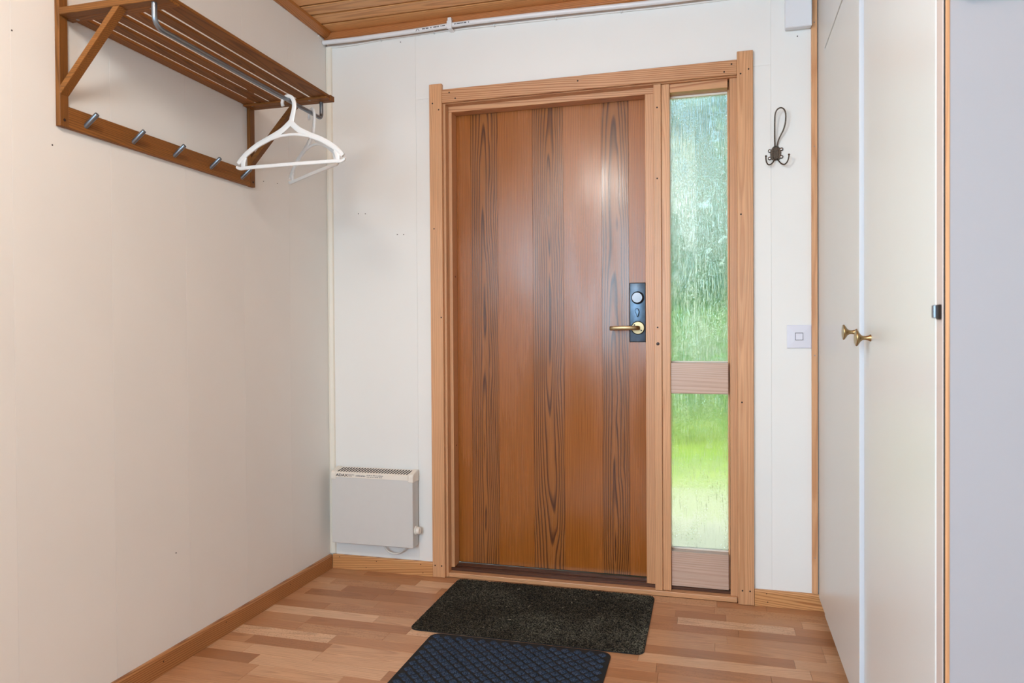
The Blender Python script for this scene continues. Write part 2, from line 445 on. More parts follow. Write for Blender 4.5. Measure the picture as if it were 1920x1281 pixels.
# -- floor: base slab + one object per laminate strip
fl = empty('floor', (1.0, -1.0, 0), 'light brown three-strip laminate floor between the cream walls and the entrance door', 'floor', 'structure')
mbox('subfloor', M['joint'], fl, -0.02, 3.0, -5.02, 0.02, -0.08, -0.006)
strip_cache = {}
def strip(x0, x1, y0, y1):
    key = round(x1-x0, 4)
    if key not in strip_cache:
        bm = new_bm(); w = x1-x0; h = y1-y0
        box(bm, -w/2, w/2, -h/2, h/2, -0.006, 0.0, bev=0.0004)
        bmesh.ops.recalc_face_normals(bm, faces=bm.faces[:])
        me = bpy.data.meshes.new('floor_strip'); bm.to_mesh(me); bm.free(); me.materials.append(M['floor']); strip_cache[key] = me
    o = bpy.data.objects.new('floor_strip', strip_cache[key]); COL.objects.link(o)
    o.parent = fl; o.location = Vector(((x0+x1)/2, (y0+y1)/2, 0)) - Vector(fl.location)
    return o
RW = 0.0655; gap = 0.0003
lens_ = [0.18, 0.22, 0.26, 0.30, 0.34, 0.40, 0.46, 0.52]
y = -0.001; nrow = 0
while y > -1.95:
    x = 0.002 - random.choice([0.0, 0.07, 0.12])
    first = True
    while x < 2.2:
        L = random.choice(lens_)
        x1 = min(x+L, 2.26)
        a = max(x, 0.001)
        if x1 - a > 0.02: strip(a+gap, round(x1-gap-a-gap, 2)+a+gap, y-RW+gap, y-gap)
        x = round(x1-gap-a-gap, 2)+a+gap+gap if x1-a > 0.02 else x1
    y -= RW; nrow += 1
bm = new_bm(); yy = y
while yy > -5.0:
    x = 0.0
    while x < 2.95:
        L = random.choice(lens_)*1.6; box(bm, x+gap, min(x+L, 2.98)-gap, max(yy-RW, -5)+gap, yy-gap, -0.006, 0); x += L
    yy -= RW
yy = -1.60
while yy > y:
    box(bm, 2.262, 2.98, max(yy-RW, y)+gap, yy-gap, -0.006, 0); yy -= RW
tag(mk('floor_strips_behind', bm, M['floor'], fl), kind='stuff')

# -- left wall in painted boards with hairline joints
wl_ = empty('wall_left', (0, -1, 0), 'cream painted panelled wall on the left carrying the wooden coat rack', 'wall', 'structure')
ys = [0.0, -0.31, -0.61, -0.912, -1.214, -1.516, -2.1, -2.5, -2.95]
LW0, LW1, LWZ0, LWZ1 = -4.15, -2.95, 1.35, 2.25
for a in ((LW1, 0.12, 0, CZ+0.05), (-5.0, LW0, 0, CZ+0.05), (LW0, LW1, 0, LWZ0), (LW0, LW1, LWZ1, CZ+0.05)):
    mbox('wall_core', M['white_trim'], wl_, -0.10, -0.012, a[0], a[1], a[2], a[3])
for a, b in zip(ys[:-1], ys[1:]):
    mbox('wall_panel', M['cream'], wl_, -0.012, 0.0, b+0.0002, a-0.0002, 0.0, CZ, bev=0.0003)
for a in ((-5.0, LW0, 0, CZ), (LW0, LW1, 0, LWZ0), (LW0, LW1, LWZ1, CZ)):
    mbox('wall_panel', M['cream'], wl_, -0.012, 0.0, a[0], a[1], a[2], a[3])
w3 = empty('window_3', (-0.05, -3.55, LWZ0), 'white framed window in the left wall behind the camera', 'window', 'structure')
for a in ((LW0, LW0+0.05, LWZ0, LWZ1), (LW1-0.05, LW1, LWZ0, LWZ1), (LW0+0.05, LW1-0.05, LWZ0, LWZ0+0.05), (LW0+0.05, LW1-0.05, LWZ1-0.05, LWZ1)):
    mbox('window_frame', M['white_trim'], w3, -0.095, -0.065, a[0], a[1], a[2], a[3], bev=0.002)
bm = new_bm()
for (yy, zz) in ((-1.4034, 1.5475), (-0.3927, 1.6505), (-0.4846, 1.6402), (-0.974, 0.3542), (-1.5118, 1.8002)):
    lathe(bm, [(-0.001, 0.0022), (0.0006, 0.0022)], (0, yy, zz), (1, 0, 0), 8)
mk('nail_hole', bm, M['dark_screw'], wl_)

# -- back wall (round the door opening x .545-1.765, z 0-2.05)
OX0, OX1, OZ = 0.545, 1.765, 2.055
wbk = empty('wall_back', (1, 0, 0), 'cream painted panelled wall around the wooden entrance door', 'wall', 'structure')
for a in ((-0.1, OX0, 0.012, 0.12, -0.08, CZ+0.05), (OX1, 3.0, 0.012, 0.12, -0.08, CZ+0.05), (OX0, OX1, 0.012, 0.12, OZ, CZ+0.05)):
    mbox('wall_core', M['white_trim'], wbk, *a)
g_ = 0.00015
for a in ((0.0, 0.428, 0, CZ), (0.428, OX0, 0, 2.064), (0.428, 1.8786, 2.064, CZ), (OX1, 1.8786, 0, 2.064), (1.8786, 2.6, 0, CZ)):
    mbox('wall_panel', M['cream'], wbk, a[0]+g_, a[1]-g_, 0.0, 0.012, a[2]+g_, a[3]-g_, bev=0.0004)
bm = new_bm()
for (xx, zz) in ((0.1498,1.5854),(0.1836,1.5837),(0.3363,1.4853),(0.3666,1.484),(0.3588,2.3209),(1.9726,2.1606)):
    lathe(bm, [(-0.001, 0.0024), (0.0006, 0.0024)], (xx, 0, zz), (0, -1, 0), 8)
mk('nail_hole', bm, M['dark_screw'], wbk)

# -- rear wall with its window, right-hand walls, roof over the ceiling
wr = empty('wall_rear', (1, -5, 0), 'wall behind the camera with the daylight window in it', 'wall', 'structure')
WX0, WX1, WZ0, WZ1 = 0.32, 1.32, 0.85, 2.25
for a in ((-0.1, WX0, 0, CZ), (WX1, 3.0, 0, CZ), (WX0, WX1, 0, WZ0), (WX0, WX1, WZ1, CZ)):
    mbox('wall_panel', M['grey_room'], wr, a[0], a[1], -5.12, -5.0, a[2], a[3])
w2 = empty('window_2', (0.82, -5.0, 0.85), 'white framed window in the wall behind the camera', 'window', 'structure')
for a in ((WX0, WX0+0.05, WZ0, WZ1), (WX1-0.05, WX1, WZ0, WZ1), (WX0+0.05, WX1-0.05, WZ0, WZ0+0.05), (WX0+0.05, WX1-0.05, WZ1-0.05, WZ1), (0.805, 0.835, WZ0+0.05, WZ1-0.05)):
    mbox('window_frame', M['white_trim'], w2, a[0], a[1], -5.08, -5.02, a[2], a[3], bev=0.002)
tag(mbox('wall_far_right', M['grey_room'], None, 3.0, 3.1, -5.12, 0.12, 0, CZ), 'plain cream wall to the right beyond the cupboard end', 'wall', 'structure')

# -- ceiling of tongue-and-groove boards along x
ce = empty('ceiling', (1, -1, CZ), 'knotty pine tongue and groove board ceiling above the entrance', 'ceiling', 'structure')
mbox('ceiling_core', M['sill'], ce, -0.1, 3.0, -5.1, 0.12, CZ+0.0146, CZ+0.05)
yc = -0.0105; cmesh = None; P = 0.087
k = 0
while yc - P > -5.05:
    if cmesh is None:
        bm = new_bm(); hw = P/2
        prism(bm, [(-hw+0.0055, 0.0145), (-hw+0.0055, 0.0012), (-hw+0.0065, 0.0), (hw-0.009, 0.0), (hw-0.0065, 0.0012), (hw-0.0055, 0.0035), (hw-0.0055, 0.0145)], 'x', -1.5, 1.5)
        bmesh.ops.recalc_face_normals(bm, faces=bm.faces[:])
        cmesh = bpy.data.meshes.new('ceiling_board'); bm.to_mesh(cmesh); bm.free(); cmesh.materials.append(M['ceiling'])
    o = bpy.data.objects.new('ceiling_board', cmesh); COL.objects.link(o); o.parent = ce
    o.location = Vector((1.5, yc-P/2, CZ)) - Vector(ce.location)
    yc -= P; k += 1
# mouldings
def quarter(w, h, n=6):
    return [(0, 0)] + [(w*math.sin(i/n*PI/2)*1.0, -h*math.cos(i/n*PI/2)*1.0) for i in range(n+1)]
bm = new_bm()
prism(bm, [(0.0, CZ), (0.0, 2.366), (0.008, 2.365), (0.022, 2.372), (0.033, 2.384), (0.036, CZ)], 'y', -5.0, -0.0255, bev=0.0008)
tag(mk('trim_1', bm, M['mould_y'], None), 'brown wooden ceiling moulding running along the top of the left wall', 'moulding', 'structure')
bm = new_bm()
prism(bm, [(0.0, CZ), (0.0, 2.358), (-0.016, 2.358), (-0.024, 2.366), (-0.024, 2.389), (-0.020, CZ)], 'x', 0.0, 2.04, bev=0.0008)
tag(mk('trim_2', bm, M['mould_x'], None), 'brown wooden ceiling moulding above the door wall behind the white pipe', 'moulding', 'structure')
# white corner batten
bm = new_bm(); prism(bm, [(0.0005, 0.0), (0.0005, -0.010), (0.010, -0.012), (0.024, -0.008), (0.028, 0.0)], 'z', 0.064, 2.335, bev=0.0008)
tag(mk('trim_3', bm, M['white_trim'], None), 'thin white painted corner batten between left wall and door wall', 'batten', 'structure')
# pine strip in the right corner
bm = new_bm(); box(bm, 2.020, 2.0405, -0.014, 0.0, 0.0635, 2.36, bev=0.001)
tr4 = mk('trim_4', bm, M['pine_v'], None); tag(tr4, 'narrow pine strip standing in the corner beside the cream cupboard', 'batten', 'structure')
for zz in (2.20, 1.74, 0.96, 0.20):
    bm = new_bm(); lathe(bm, [(-0.002, 0.0024), (0.0006, 0.0022)], (2.030, -0.0142, zz), (0, -1, 0), 8); mk('nail', bm, M['screw'], tr4)

# -- skirtings
def skirt(name, mat, label, axis, a0, a1, nails):
    bm = new_bm()
    prof = [(0.0, 0.0), (0.014, 0.0), (0.014, 0.055), (0.010, 0.062), (0.0, 0.062)]
    if axis == 'y': prism(bm, prof, 'y', a0, a1, bev=0.0006)
    else: prism(bm, [(-p[0], p[1]) for p in prof], 'x', a0, a1, bev=0.0006)
    o = mk(name, bm, mat, None); tag(o, label, 'skirting', 'structure')
    for (t, z) in nails:
        bm = new_bm()
        if axis == 'y': lathe(bm, [(-0.002, 0.0022), (0.0005, 0.002)], (0.0142, t, z), (1, 0, 0), 8)
        else: lathe(bm, [(-0.002, 0.0022), (0.0005, 0.002)], (t, -0.0142, z), (0, -1, 0), 8)
        mk('nail', bm, M['dark_screw'], o)
    return o
skirt('baseboard_left', M['pine_y'], 'pine skirting board along the foot of the left wall', 'y', -5.0, -0.0145, [(-0.35, 0.04), (-0.75, 0.045), (-1.05, 0.04)])
skirt('baseboard_back_left', M['skirt_x'], 'short pine skirting board below the white wall heater', 'x', 0.0145, 0.4955, [(0.05, 0.053), (0.23, 0.047), (0.18, 0.015), (0.44, 0.05), (0.45, 0.014)])
skirt('baseboard_back_right', M['skirt_x'], 'short pine skirting board between door casing and cupboard', 'x', 1.8145, 2.55, [(1.858, 0.05), (1.862, 0.018)])

# ------------------------------------------------------------------ door frame (casing, jambs, mullion, threshold)
fr = empty('trim_5', (1.15, 0.0, 0.0), 'orange pine door casing and frame around entrance door and sidelight', 'door frame', 'structure')
def screws(par, pts, r=0.0034, yf=-0.018, mat='dark_screw'):
    for (xx, zz) in pts:
        bm = new_bm(); lathe(bm, [(-0.003, r), (0.0004, r*0.95), (0.0010, r*0.55)], (xx, yf, zz), (0, -1, 0), 10); mk('screw', bm, M[mat], par, True)
c1 = mbox('casing_board', M['pine_v'], fr, 0.4965, 0.5535, -0.018, -0.0003, 0.001, 2.117, bev=0.0015)
screws(c1, [(0.512, 2.035), (0.540, 2.006), (0.5085, 0.052), (0.5385, 0.052), (0.545, 1.12), (0.515, 1.5)])
c2 = mbox('casing_board', M['pine_v'], fr, 1.7548, 1.813, -0.018, -0.0003, 0.001, 2.121, bev=0.0015)
screws(c2, [(1.768, 2.035), (1.797, 2.05), (1.770, 0.055), (1.798, 0.055), (1.768, 1.50), (1.77, 0.78)])
c3 = mbox('casing_board', M['pine_x'], fr, 0.554, 1.7543, -0.0172, -0.0003, 2.0345, 2.091, bev=0.0012)
screws(c3, [(0.588, 2.075), (0.615, 2.048), (1.14, 2.070), (1.708, 2.048), (1.735, 2.075)], yf=-0.0172)
# jamb, stepped
bm = new_bm(); prism(bm, [(0.545, 0.0), (0.5635, 0.0), (0.5635, 0.12), (0.545, 0.12)], 'z', 0.0, 2.055, bev=0.0008)
box(bm, 0.5636, 0.5785, 0.036, 0.096, 0.033, 2.0078, bev=0.0008)
j1 = mk('jamb', bm, M['pine_v'], fr)
for zz in (1.30, 0.56):
    bm = new_bm(); lathe(bm, [(-0.004, 0.004), (0.0006, 0.0035)], (0.5787, 0.07, zz), (1, 0, 0), 10); mk('screw', bm, M['dark_screw'], j1)
bm = new_bm(); prism(bm, [(1.757, 0.0), (1.765, 0.0), (1.765, 0.12), (1.728, 0.12), (1.728, 0.016), (1.757, 0.016)], 'z', 0.0, 2.055, bev=0.0008)
mk('jamb', bm, M['pine_v'], fr)
bm = new_bm(); prism(bm, [(0.0, 2.032), (0.036, 2.032), (0.036, 2.008), (0.096, 2.008), (0.096, 2.024), (0.12, 2.024), (0.12, 2.055), (0.0, 2.055)], 'x', 0.5637, 1.4395, bev=0.0008)
mk('frame_head', bm, M['pine_x'], fr)
mbox('frame_head', M['pine_x'], fr, 1.4397, 1.7568, 0.0, 0.12, 2.032, 2.055, bev=0.0008)
mbox('door_stop', M['pine_v'], fr, 1.4035, 1.4392, 0.034, 0.096, 0.034, 2.0075, bev=0.0012)
mu = mbox('mullion', M['pine_v'], fr, 1.4396, 1.4688, 0.0, 0.12, 0.0215, 2.0315, bev=0.0015)
screws(mu, [(1.4535, 1.94), (1.4525, 1.07), (1.4530, 1.66)], yf=0.0)
screws(mu, [(1.4535, 1.005)], r=0.007, yf=0.0)
th = mbox('threshold', M['threshold'], fr, 0.5637, 1.7525, -0.002, 0.034, 0.0005, 0.0205, bev=0.003, seg=2)
mbox('sill', M['sill'], fr, 0.5637, 1.7565, 0.0345, 0.14, -0.02, 0.032, bev=0.001)
mbox('sill_strip', M['sill'], fr, 0.579, 1.4030, 0.060, 0.092, 0.0322, 0.037, bev=0.001)

# ------------------------------------------------------------------ entrance door leaf with its lock
d1 = empty('door_1', (0.99, 0.098, 0.036), 'brown varnished wooden entrance door of wide vertical boards', 'door', 'structure')
DY = 0.098
core = mbox('door_leaf', M['door_light'], d1, 0.570, 1.4115, DY+0.006, DY+0.040, 0.040, 2.0225)
bx = [0.570, 0.6428, 0.7662, 0.9215, 1.0566, 1.2177, 1.3308, 1.4115]
for i in range(7):
    mbox('board', M['door_dark'] if i in (1, 3, 5) else M['door_light'], core, bx[i]+0.0001, bx[i+1]-0.0001, DY, DY+0.0055, 0.040, 2.0225, bev=0.0003)
mbox('leaf_gap_shade', M['black'], d1, 0.585, 1.4010, DY+0.001, DY+0.03, 0.0375, 0.0395)  # black filler in place of the shade in the gap below the leaf
# lock
LX0, LX1, LZ0, LZ1 = 1.3335, 1.3985, 1.012, 1.2545
lp = new_bm(); box(lp, LX0, LX1, DY-0.009, DY-0.0002, LZ0, LZ1, bev=0.0035, seg=2)
lock = mk('lock_plate', lp, M['lock_plate'], d1, True)
rim = new_bm(); 
for a in ((LX0-0.0018, LX1+0.0018, LZ0-0.0018, LZ1+0.0018),):
    box(rim, a[0], a[1], DY-0.0035, DY-0.0001, a[2], a[3], bev=0.002)
mk('plate_edge', rim, M['black'], lock)
CX = 1.3655
bm = new_bm(); lathe(bm, [(0, 0.0265), (0.003, 0.0265), (0.0032, 0.024)], (CX+0.001, DY-0.0088, 1.1935), (0, -1, 0), 32); mk('cylinder_ring', bm, M['black'], lock, True)
bm = new_bm(); lathe(bm, [(0, 0.0228), (0.014, 0.0222), (0.0165, 0.0205), (0.017, 0.0)], (CX, DY-0.0088, 1.1935), (0, -1, 0), 32); mk('cylinder_knob', bm, M['alu'], lock, True)
bm = new_bm()
lathe(bm, [(0, 0.0075), (0.004, 0.007)], (CX, DY-0.0088, 1.131), (0, -1, 0), 16)
prism(bm, [(CX-0.008, 1.148), (CX+0.003, 1.150), (CX+0.0085, 1.136), (CX+0.004, 1.118), (CX-0.001, 1.113), (CX-0.004, 1.126), (CX-0.010, 1.138)], 'y', DY-0.024, DY-0.0095, bev=0.002)
mk('thumb_turn', bm, M['lock_plate'], lock, True)
bm = new_bm(); lathe(bm, [(0, 0.0285), (0.0022, 0.0285), (0.0024, 0.026)], (CX+0.002, DY-0.0088, 1.0695), (0, -1, 0), 32); mk('rosette_ring', bm, M['black'], lock, True)
bm = new_bm(); lathe(bm, [(0, 0.0262), (0.0045, 0.0262), (0.007, 0.0245), (0.0075, 0.0)], (CX+0.002, DY-0.0088, 1.0695), (0, -1, 0), 32); mk('handle_rosette', bm, M['satin_brass'], lock, True)
for (dx, dz) in ((-0.014, 0.012), (0.014, -0.011)):
    bm = new_bm(); lathe(bm, [(0, 0.0034), (0.0008, 0.003)], (CX+0.002+dx, DY-0.0162, 1.0695+dz), (0, -1, 0), 10); mk('screw', bm, M['dark_screw'], lock, True)
bm = new_bm()
path = smooth_path([(CX, DY-0.010, 1.0695), (CX, DY-0.040, 1.0695), (CX-0.006, DY-0.056, 1.0695), (CX-0.028, DY-0.062, 1.0695), (CX-0.060, DY-0.062, 1.0692), (CX-0.092, DY-0.058, 1.0685), (CX-0.104, DY-0.052, 1.068)], 6)
n = len(path)
ribbon(bm, path, [0.019 + 0.002*math.sin(i/n*PI) for i in range(n)], 0.018, (0, 0, 1), 12)
mk('lever_handle', bm, M['satin_brass'], lock, True)

# ------------------------------------------------------------------ sidelight window
sl = empty('window_1', (1.61, 0.02, 0.03), 'tall narrow rippled glass sidelight window right of the entrance door', 'window', 'structure')
SX0, SX1 = 1.5015, 1.7275
YF = 0.015
mbox('stile', M['pine_v'], sl, 1.4692, SX0, YF-0.006, 0.105, 0.0215, 2.0315, bev=0.0015)
mbox('stile', M['pine_v'], sl, SX1-0.006, SX1, 0.05, 0.105, 0.0325, 2.0315, bev=0.001)
mbox('top_rail', M['pine_x'], sl, SX0+0.0003, SX1-0.0062, YF, 0.105, 1.9985, 2.0315, bev=0.001)
mbox('middle_rail', M['rail'], sl, SX0+0.0003, SX1-0.0062, YF+0.004, 0.105, 0.8080, 0.9290, bev=0.0012)
mbox('bottom_rail', M['rail'], sl, SX0+0.0003, SX1-0.0062, YF+0.010, 0.105, 0.0370, 0.1750, bev=0.0012)
mbox('pane', M['glass'], sl, SX0+0.0003, SX1-0.0062, 0.074, 0.079, 0.9293, 1.9982)
mbox('pane', M['glass'], sl, SX0+0.0003, SX1-0.0062, 0.074, 0.079, 0.1753, 0.8077)
for (z0, z1) in ((0.9292, 0.9342), (1.990, 1.9983), (0.1752, 0.1812), (0.803, 0.8078)):
    mbox('glazing_bead', M['white_trim'], sl, SX0+0.0005, SX1-0.0065, 0.064, 0.0735, z0, z1, bev=0.0008)

# ------------------------------------------------------------------ hat and coat rack on the left wall
rk = empty('coat_rack', (0.0, -0.975, 1.6), 'brown wooden wall coat rack with slatted hat shelf and five steel pegs', 'coat rack')
YA0, YA1 = -1.393, -1.366     # left upright
YB0, YB1 = -0.5855, -0.5585   # right upright
for (a, b) in ((YA0, YA1), (YB0, YB1)):
    up = mbox('upright', M['rack_z'], rk, 0.0005, 0.0155, a, b, 1.600, 1.965, bev=0.0012)
    for zz in (1.618, 1.938):
        bm = new_bm(); lathe(bm, [(-0.002, 0.0042), (0.0005, 0.004)], (0.0155, (a+b)/2, zz), (1, 0, 0), 12); mk('screw_hole', bm, M['hole'], up)
    arm = mbox('shelf_arm', M['rack_x'], rk, 0.0158, 0.347, a, b, 1.888, 1.907, bev=0.0012)
    bm = new_bm(); prism(bm, [(0.0158, 1.705), (0.0158, 1.682), (0.207, 1.8877), (0.186, 1.8877)], 'y', a+0.0003, b-0.0003, bev=0.001)
    mk('diagonal_brace', bm, M['rack_x'], rk)
for (a, b) in ((YA1+0.0003, YA1+0.026), (YB0-0.026, YB0-0.0003)):
    bt = mbox('shelf_batten', M['rack_x'], rk, 0.004, 0.345, a, b, 1.8885, 1.8958, bev=0.001)
    for xx in (0.035, 0.27):
        bm = new_bm(); lathe(bm, [(-0.002, 0.0048), (0.0006, 0.0045)], (xx, (a+b)/2, 1.8885), (0, 0, -1), 10); mk('screw', bm, M['screw'], bt)
for i in range(6):
    x0 = 0.0035 + i*0.0555
    mbox('slat', M['rack_y'], rk, x0, x0+(0.036 if i < 5 else 0.0635), YA1+0.0003, YB0-0.0003, 1.896, 1.9055, bev=0.0012)
mbox('peg_rail', M['rack_y'], rk, 0.0005, 0.0145, YA1+0.0002, YB0-0.0002, 1.6005, 1.657, bev=0.0012)
for yy in (-1.3116, -1.145, -0.9768, -0.8052, -0.6377):
    bm = new_bm(); dv = Vector((0.80, 0.0, 0.60)).normalized(); o_ = Vector((0.012, yy, 1.619))
    lathe(bm, [(0, 0.0066), (0.050, 0.0066), (0.0515, 0.0056), (0.0505, 0.0050), (0.050, 0.0)], o_, dv, 16)
    mk('peg', bm, M['steel'], rk, True)
TX, TZ, TR = 0.302, 1.829, 0.0068
bm = new_bm()
def bend(c, p_in, p_out, n=7):
    """quarter circle from p_in to p_out about centre c"""
    c, a, b = Vector(c), Vector(p_in)-Vector(c), Vector(p_out)-Vector(c)
    return [c + a*math.cos(i/n*PI/2) + b*math.sin(i/n*PI/2) for i in range(n+1)]
rb = 0.028
yl, yr = -1.3795, -0.572
path = [Vector((TX, yl, 1.8895))] + bend((TX, yl+rb, TZ+rb), (TX, yl, TZ+rb), (TX, yl+rb, TZ)) + \
       bend((TX, yr-rb*0.6, TZ+rb*0.6), (TX, yr-rb*0.6, TZ), (TX, yr, TZ+rb*0.6)) + [Vector((TX, yr, 1.8895))]
tube(bm, path, TR, 14)
mk('hanging_rail', bm, M['steel'], rk, True)

# ------------------------------------------------------------------ two clothes hangers on the rail
def hanger(yt, phi, label, tilt=0.0):
    T = Vector((TX, yt, TZ))
    d = Vector((math.cos(phi), math.sin(phi), 0)); N = Vector((-math.sin(phi), math.cos(phi), 0))
    def W(a, z): return T + d*(a) + Vector((0, 0, z)) + N*0
    bm = new_bm()
    # hook: tip on the wall side, over the rail and down into the neck
    hk = [(-0.0235, -0.016), (-0.0255, -0.004), (-0.021, 0.008), (-0.010, 0.0150), (0.002, 0.0145), (0.0125, 0.007), (0.0185, -0.006), (0.0195, -0.022), (0.0165, -0.040), (0.0115, -0.058), (0.008, -0.074)]
    path = smooth_path([W(*p) for p in hk], 5); n = len(path)
    ribbon(bm, path, [0.011 + 0.010*(i/n)**2 for i in range(n)], 0.0075, N, 10)
    # shoulders
    for s in (-1, 1):
        pts = [(0.006, -0.072), (0.030*s+0.003, -0.097), (0.075*s, -0.119), (0.120*s, -0.138), (0.160*s, -0.162), (0.186*s, -0.184), (0.1975*s, -0.196)]
        path = smooth_path([W(*p) for p in pts], 5); n = len(path)
        ribbon(bm, path, [0.020 - 0.004*i/n if i < n*0.9 else 0.016 - 0.006*(i/n-0.9)/0.1 for i in range(n)], 0.0085, N, 10)
        pts = [(0.0, -0.113), (0.035*s, -0.115), (0.075*s, -0.124)]
        path = smooth_path([W(*p) for p in pts], 4)
        ribbon(bm, path, 0.009, 0.0075, N, 8)
        # end post with the notch and the little upturned hook of the bar
        pts = [(0.170*s, -0.176), (0.177*s, -0.192), (0.178*s, -0.209)]
        ribbon(bm, smooth_path([W(*p) for p in pts], 3), [0.016]*7, 0.0075, N, 8)
        pts = [(0.172*s, -0.2115), (0.188*s, -0.2135), (0.2005*s, -0.2095), (0.2025*s, -0.2045)]
        ribbon(bm, smooth_path([W(*p) for p in pts], 4), [0.012, 0.012, 0.012, 0.011, 0.011, 0.0105, 0.010, 0.010, 0.0095, 0.009, 0.0085, 0.008, 0.007], 0.0085, N, 8)
    ribbon(bm, [W(-0.18, -0.212), W(-0.09, -0.2115), W(0, -0.211), W(0.09, -0.2115), W(0.18, -0.212)], 0.0125, 0.008, N, 10)
    o = mk('clothes_hanger', bm, M['white_plastic'], None, True)
    tag(o, label, 'hanger', None, 'white plastic hangers on the coat rack rail')
    return o
hanger(-0.7795, 0.0, 'white plastic clothes hanger nearer the camera, facing it broadside on the steel rail')
hanger(-0.6364, math.radians(-35), 'white plastic clothes hanger behind the other, turned at the far end of the rail')

# ------------------------------------------------------------------ wall heater
ht = empty('wall_heater', (0.237, 0.0, 0.134), 'white flat electric panel heater low on the wall left of the door', 'heater')
HX0, HX1, HZ0 = 0.043, 0.430, 0.134
bm = new_bm(); prism(bm, [(-0.070, HZ0), (-0.070, 0.428), (-0.010, 0.446), (-0.010, HZ0)], 'x', HX0+0.002, HX1-0.001, bev=0.002)
mk('heater_body', bm, M['heater'], ht)
bm = new_bm()
prism(bm, [(-0.0715, 0.424), (-0.0715, 0.442), (-0.066, 0.446), (-0.014, 0.460), (-0.010, 0.456), (-0.010, 0.440)], 'x', HX0+0.0225, HX1-0.0225)
mk('top_panel', bm, M['heater_cap'], ht)
for (a, b) in ((HX0-0.001, HX0+0.022), (HX1-0.022, HX1+0.002)):
    bm = new_bm(); prism(bm, [(-0.0728, 0.414), (-0.0728, 0.441), (-0.066, 0.4495), (-0.016, 0.4635), (-0.008, 0.459), (-0.008, 0.414)], 'x', a, b, bev=0.0025)
    mk('end_cap', bm, M['heater_cap'], ht)
bm = new_bm(); ns = 26; span = (HX1-0.024) - (HX0+0.024)
sn = Vector((0, -0.26, 0.966))
def on_top(x, t, lift):   # t 0..1 front to back on the sloping top
    return Vector((x, -0.064 + 0.046*t, 0.4465 + 0.0125*t)) + sn*lift
for i in range(ns):
    xa = HX0+0.025 + span*i/ns; w = span/ns*0.5; sk = 0.010
    q = [(xa, 0.06), (xa+w, 0.06), (xa+w+sk, 0.94), (xa+sk, 0.94)]
    A = [bm.verts.new(on_top(x, t, 0.0004)) for x, t in q]; B = [bm.verts.new(on_top(x, t, -0.004)) for x, t in q]
    bm.faces.new(A); bm.faces.new(B[::-1])
    for j in range(4): bm.faces.new((A[j], A[(j+1)%4], B[(j+1)%4], B[j]))
tag(mk('grille_slots', bm, M['ink'], ht), kind='stuff')
# lettering on the top strip
def text(name, s, size, loc, mat, parent, xs=1.0, ext=0.0003):
    cu = bpy.data.curves.new(name, 'FONT'); cu.body = s; cu.size = size; cu.extrude = ext; cu.offset = size*0.02
    to = bpy.data.objects.new(name, cu); COL.objects.link(to)
    dg = bpy.context.evaluated_depsgraph_get(); me = bpy.data.meshes.new_from_object(to.evaluated_get(dg))
    bpy.data.objects.remove(to); bpy.data.curves.remove(cu)
    me.transform(Matrix.Translation(loc) @ Matrix.Rotation(PI/2, 4, 'X') @ Matrix.Diagonal((xs, 1, 1, 1)))
    return link(name, me, mat, parent)
text('lettering', 'ADAX', 0.0155, (HX0+0.024, -0.0716, 0.4285), M['ink'], ht, 1.32)
bm = new_bm(); random.seed(3)
def dashes(bm, x0, x1, z, h, dmin=0.003, dmax=0.009):
    x = x0
    while x < x1:
        w = random.uniform(dmin, dmax); box(bm, x, min(x+w, x1), -0.0719, -0.0714, z, z+h*random.uniform(0.7, 1)); x += w + random.uniform(0.0012, 0.003)
dashes(bm, HX0+0.082, HX0+0.112, 0.4355, 0.003); dashes(bm, HX0+0.082, HX0+0.102, 0.430, 0.003)
dashes(bm, HX0+0.120, HX0+0.165, 0.431, 0.006, 0.002, 0.005)
dashes(bm, HX0+0.172, HX0+0.250, 0.436, 0.003); dashes(bm, HX0+0.172, HX0+0.245, 0.4295, 0.003)
tag(mk('small_print', bm, M['grey_ink'], ht), kind='stuff')
bm = new_bm(); lathe(bm, [(0, 0.019), (0.006, 0.019), (0.008, 0.0165), (0.018, 0.0155), (0.0205, 0.013), (0.0205, 0.0)], (HX1-0.001, -0.040, 0.204), (1, 0, 0), 28)
box(bm, HX1+0.0185, HX1+0.0215, -0.042, -0.038, 0.192, 0.2165, bev=0.0008)
mk('thermostat_knob', bm, M['heater_cap'], ht, True)
bm = new_bm(); tube(bm, smooth_path([(0.275, -0.035, 0.150), (0.275, -0.035, 0.133), (0.290, -0.034, 0.107), (0.318, -0.032, 0.094), (0.350, -0.032, 0.099), (0.376, -0.033, 0.118), (0.388, -0.034, 0.136), (0.388, -0.034, 0.150)], 6), 0.0038, 10)
mk('power_cable', bm, M['cable'], ht, True)
for (x) in (0.09, 0.38):
    mbox('wall_bracket', M['heater'], ht, x, x+0.03, -0.0102, -0.0004, 0.25, 0.36)

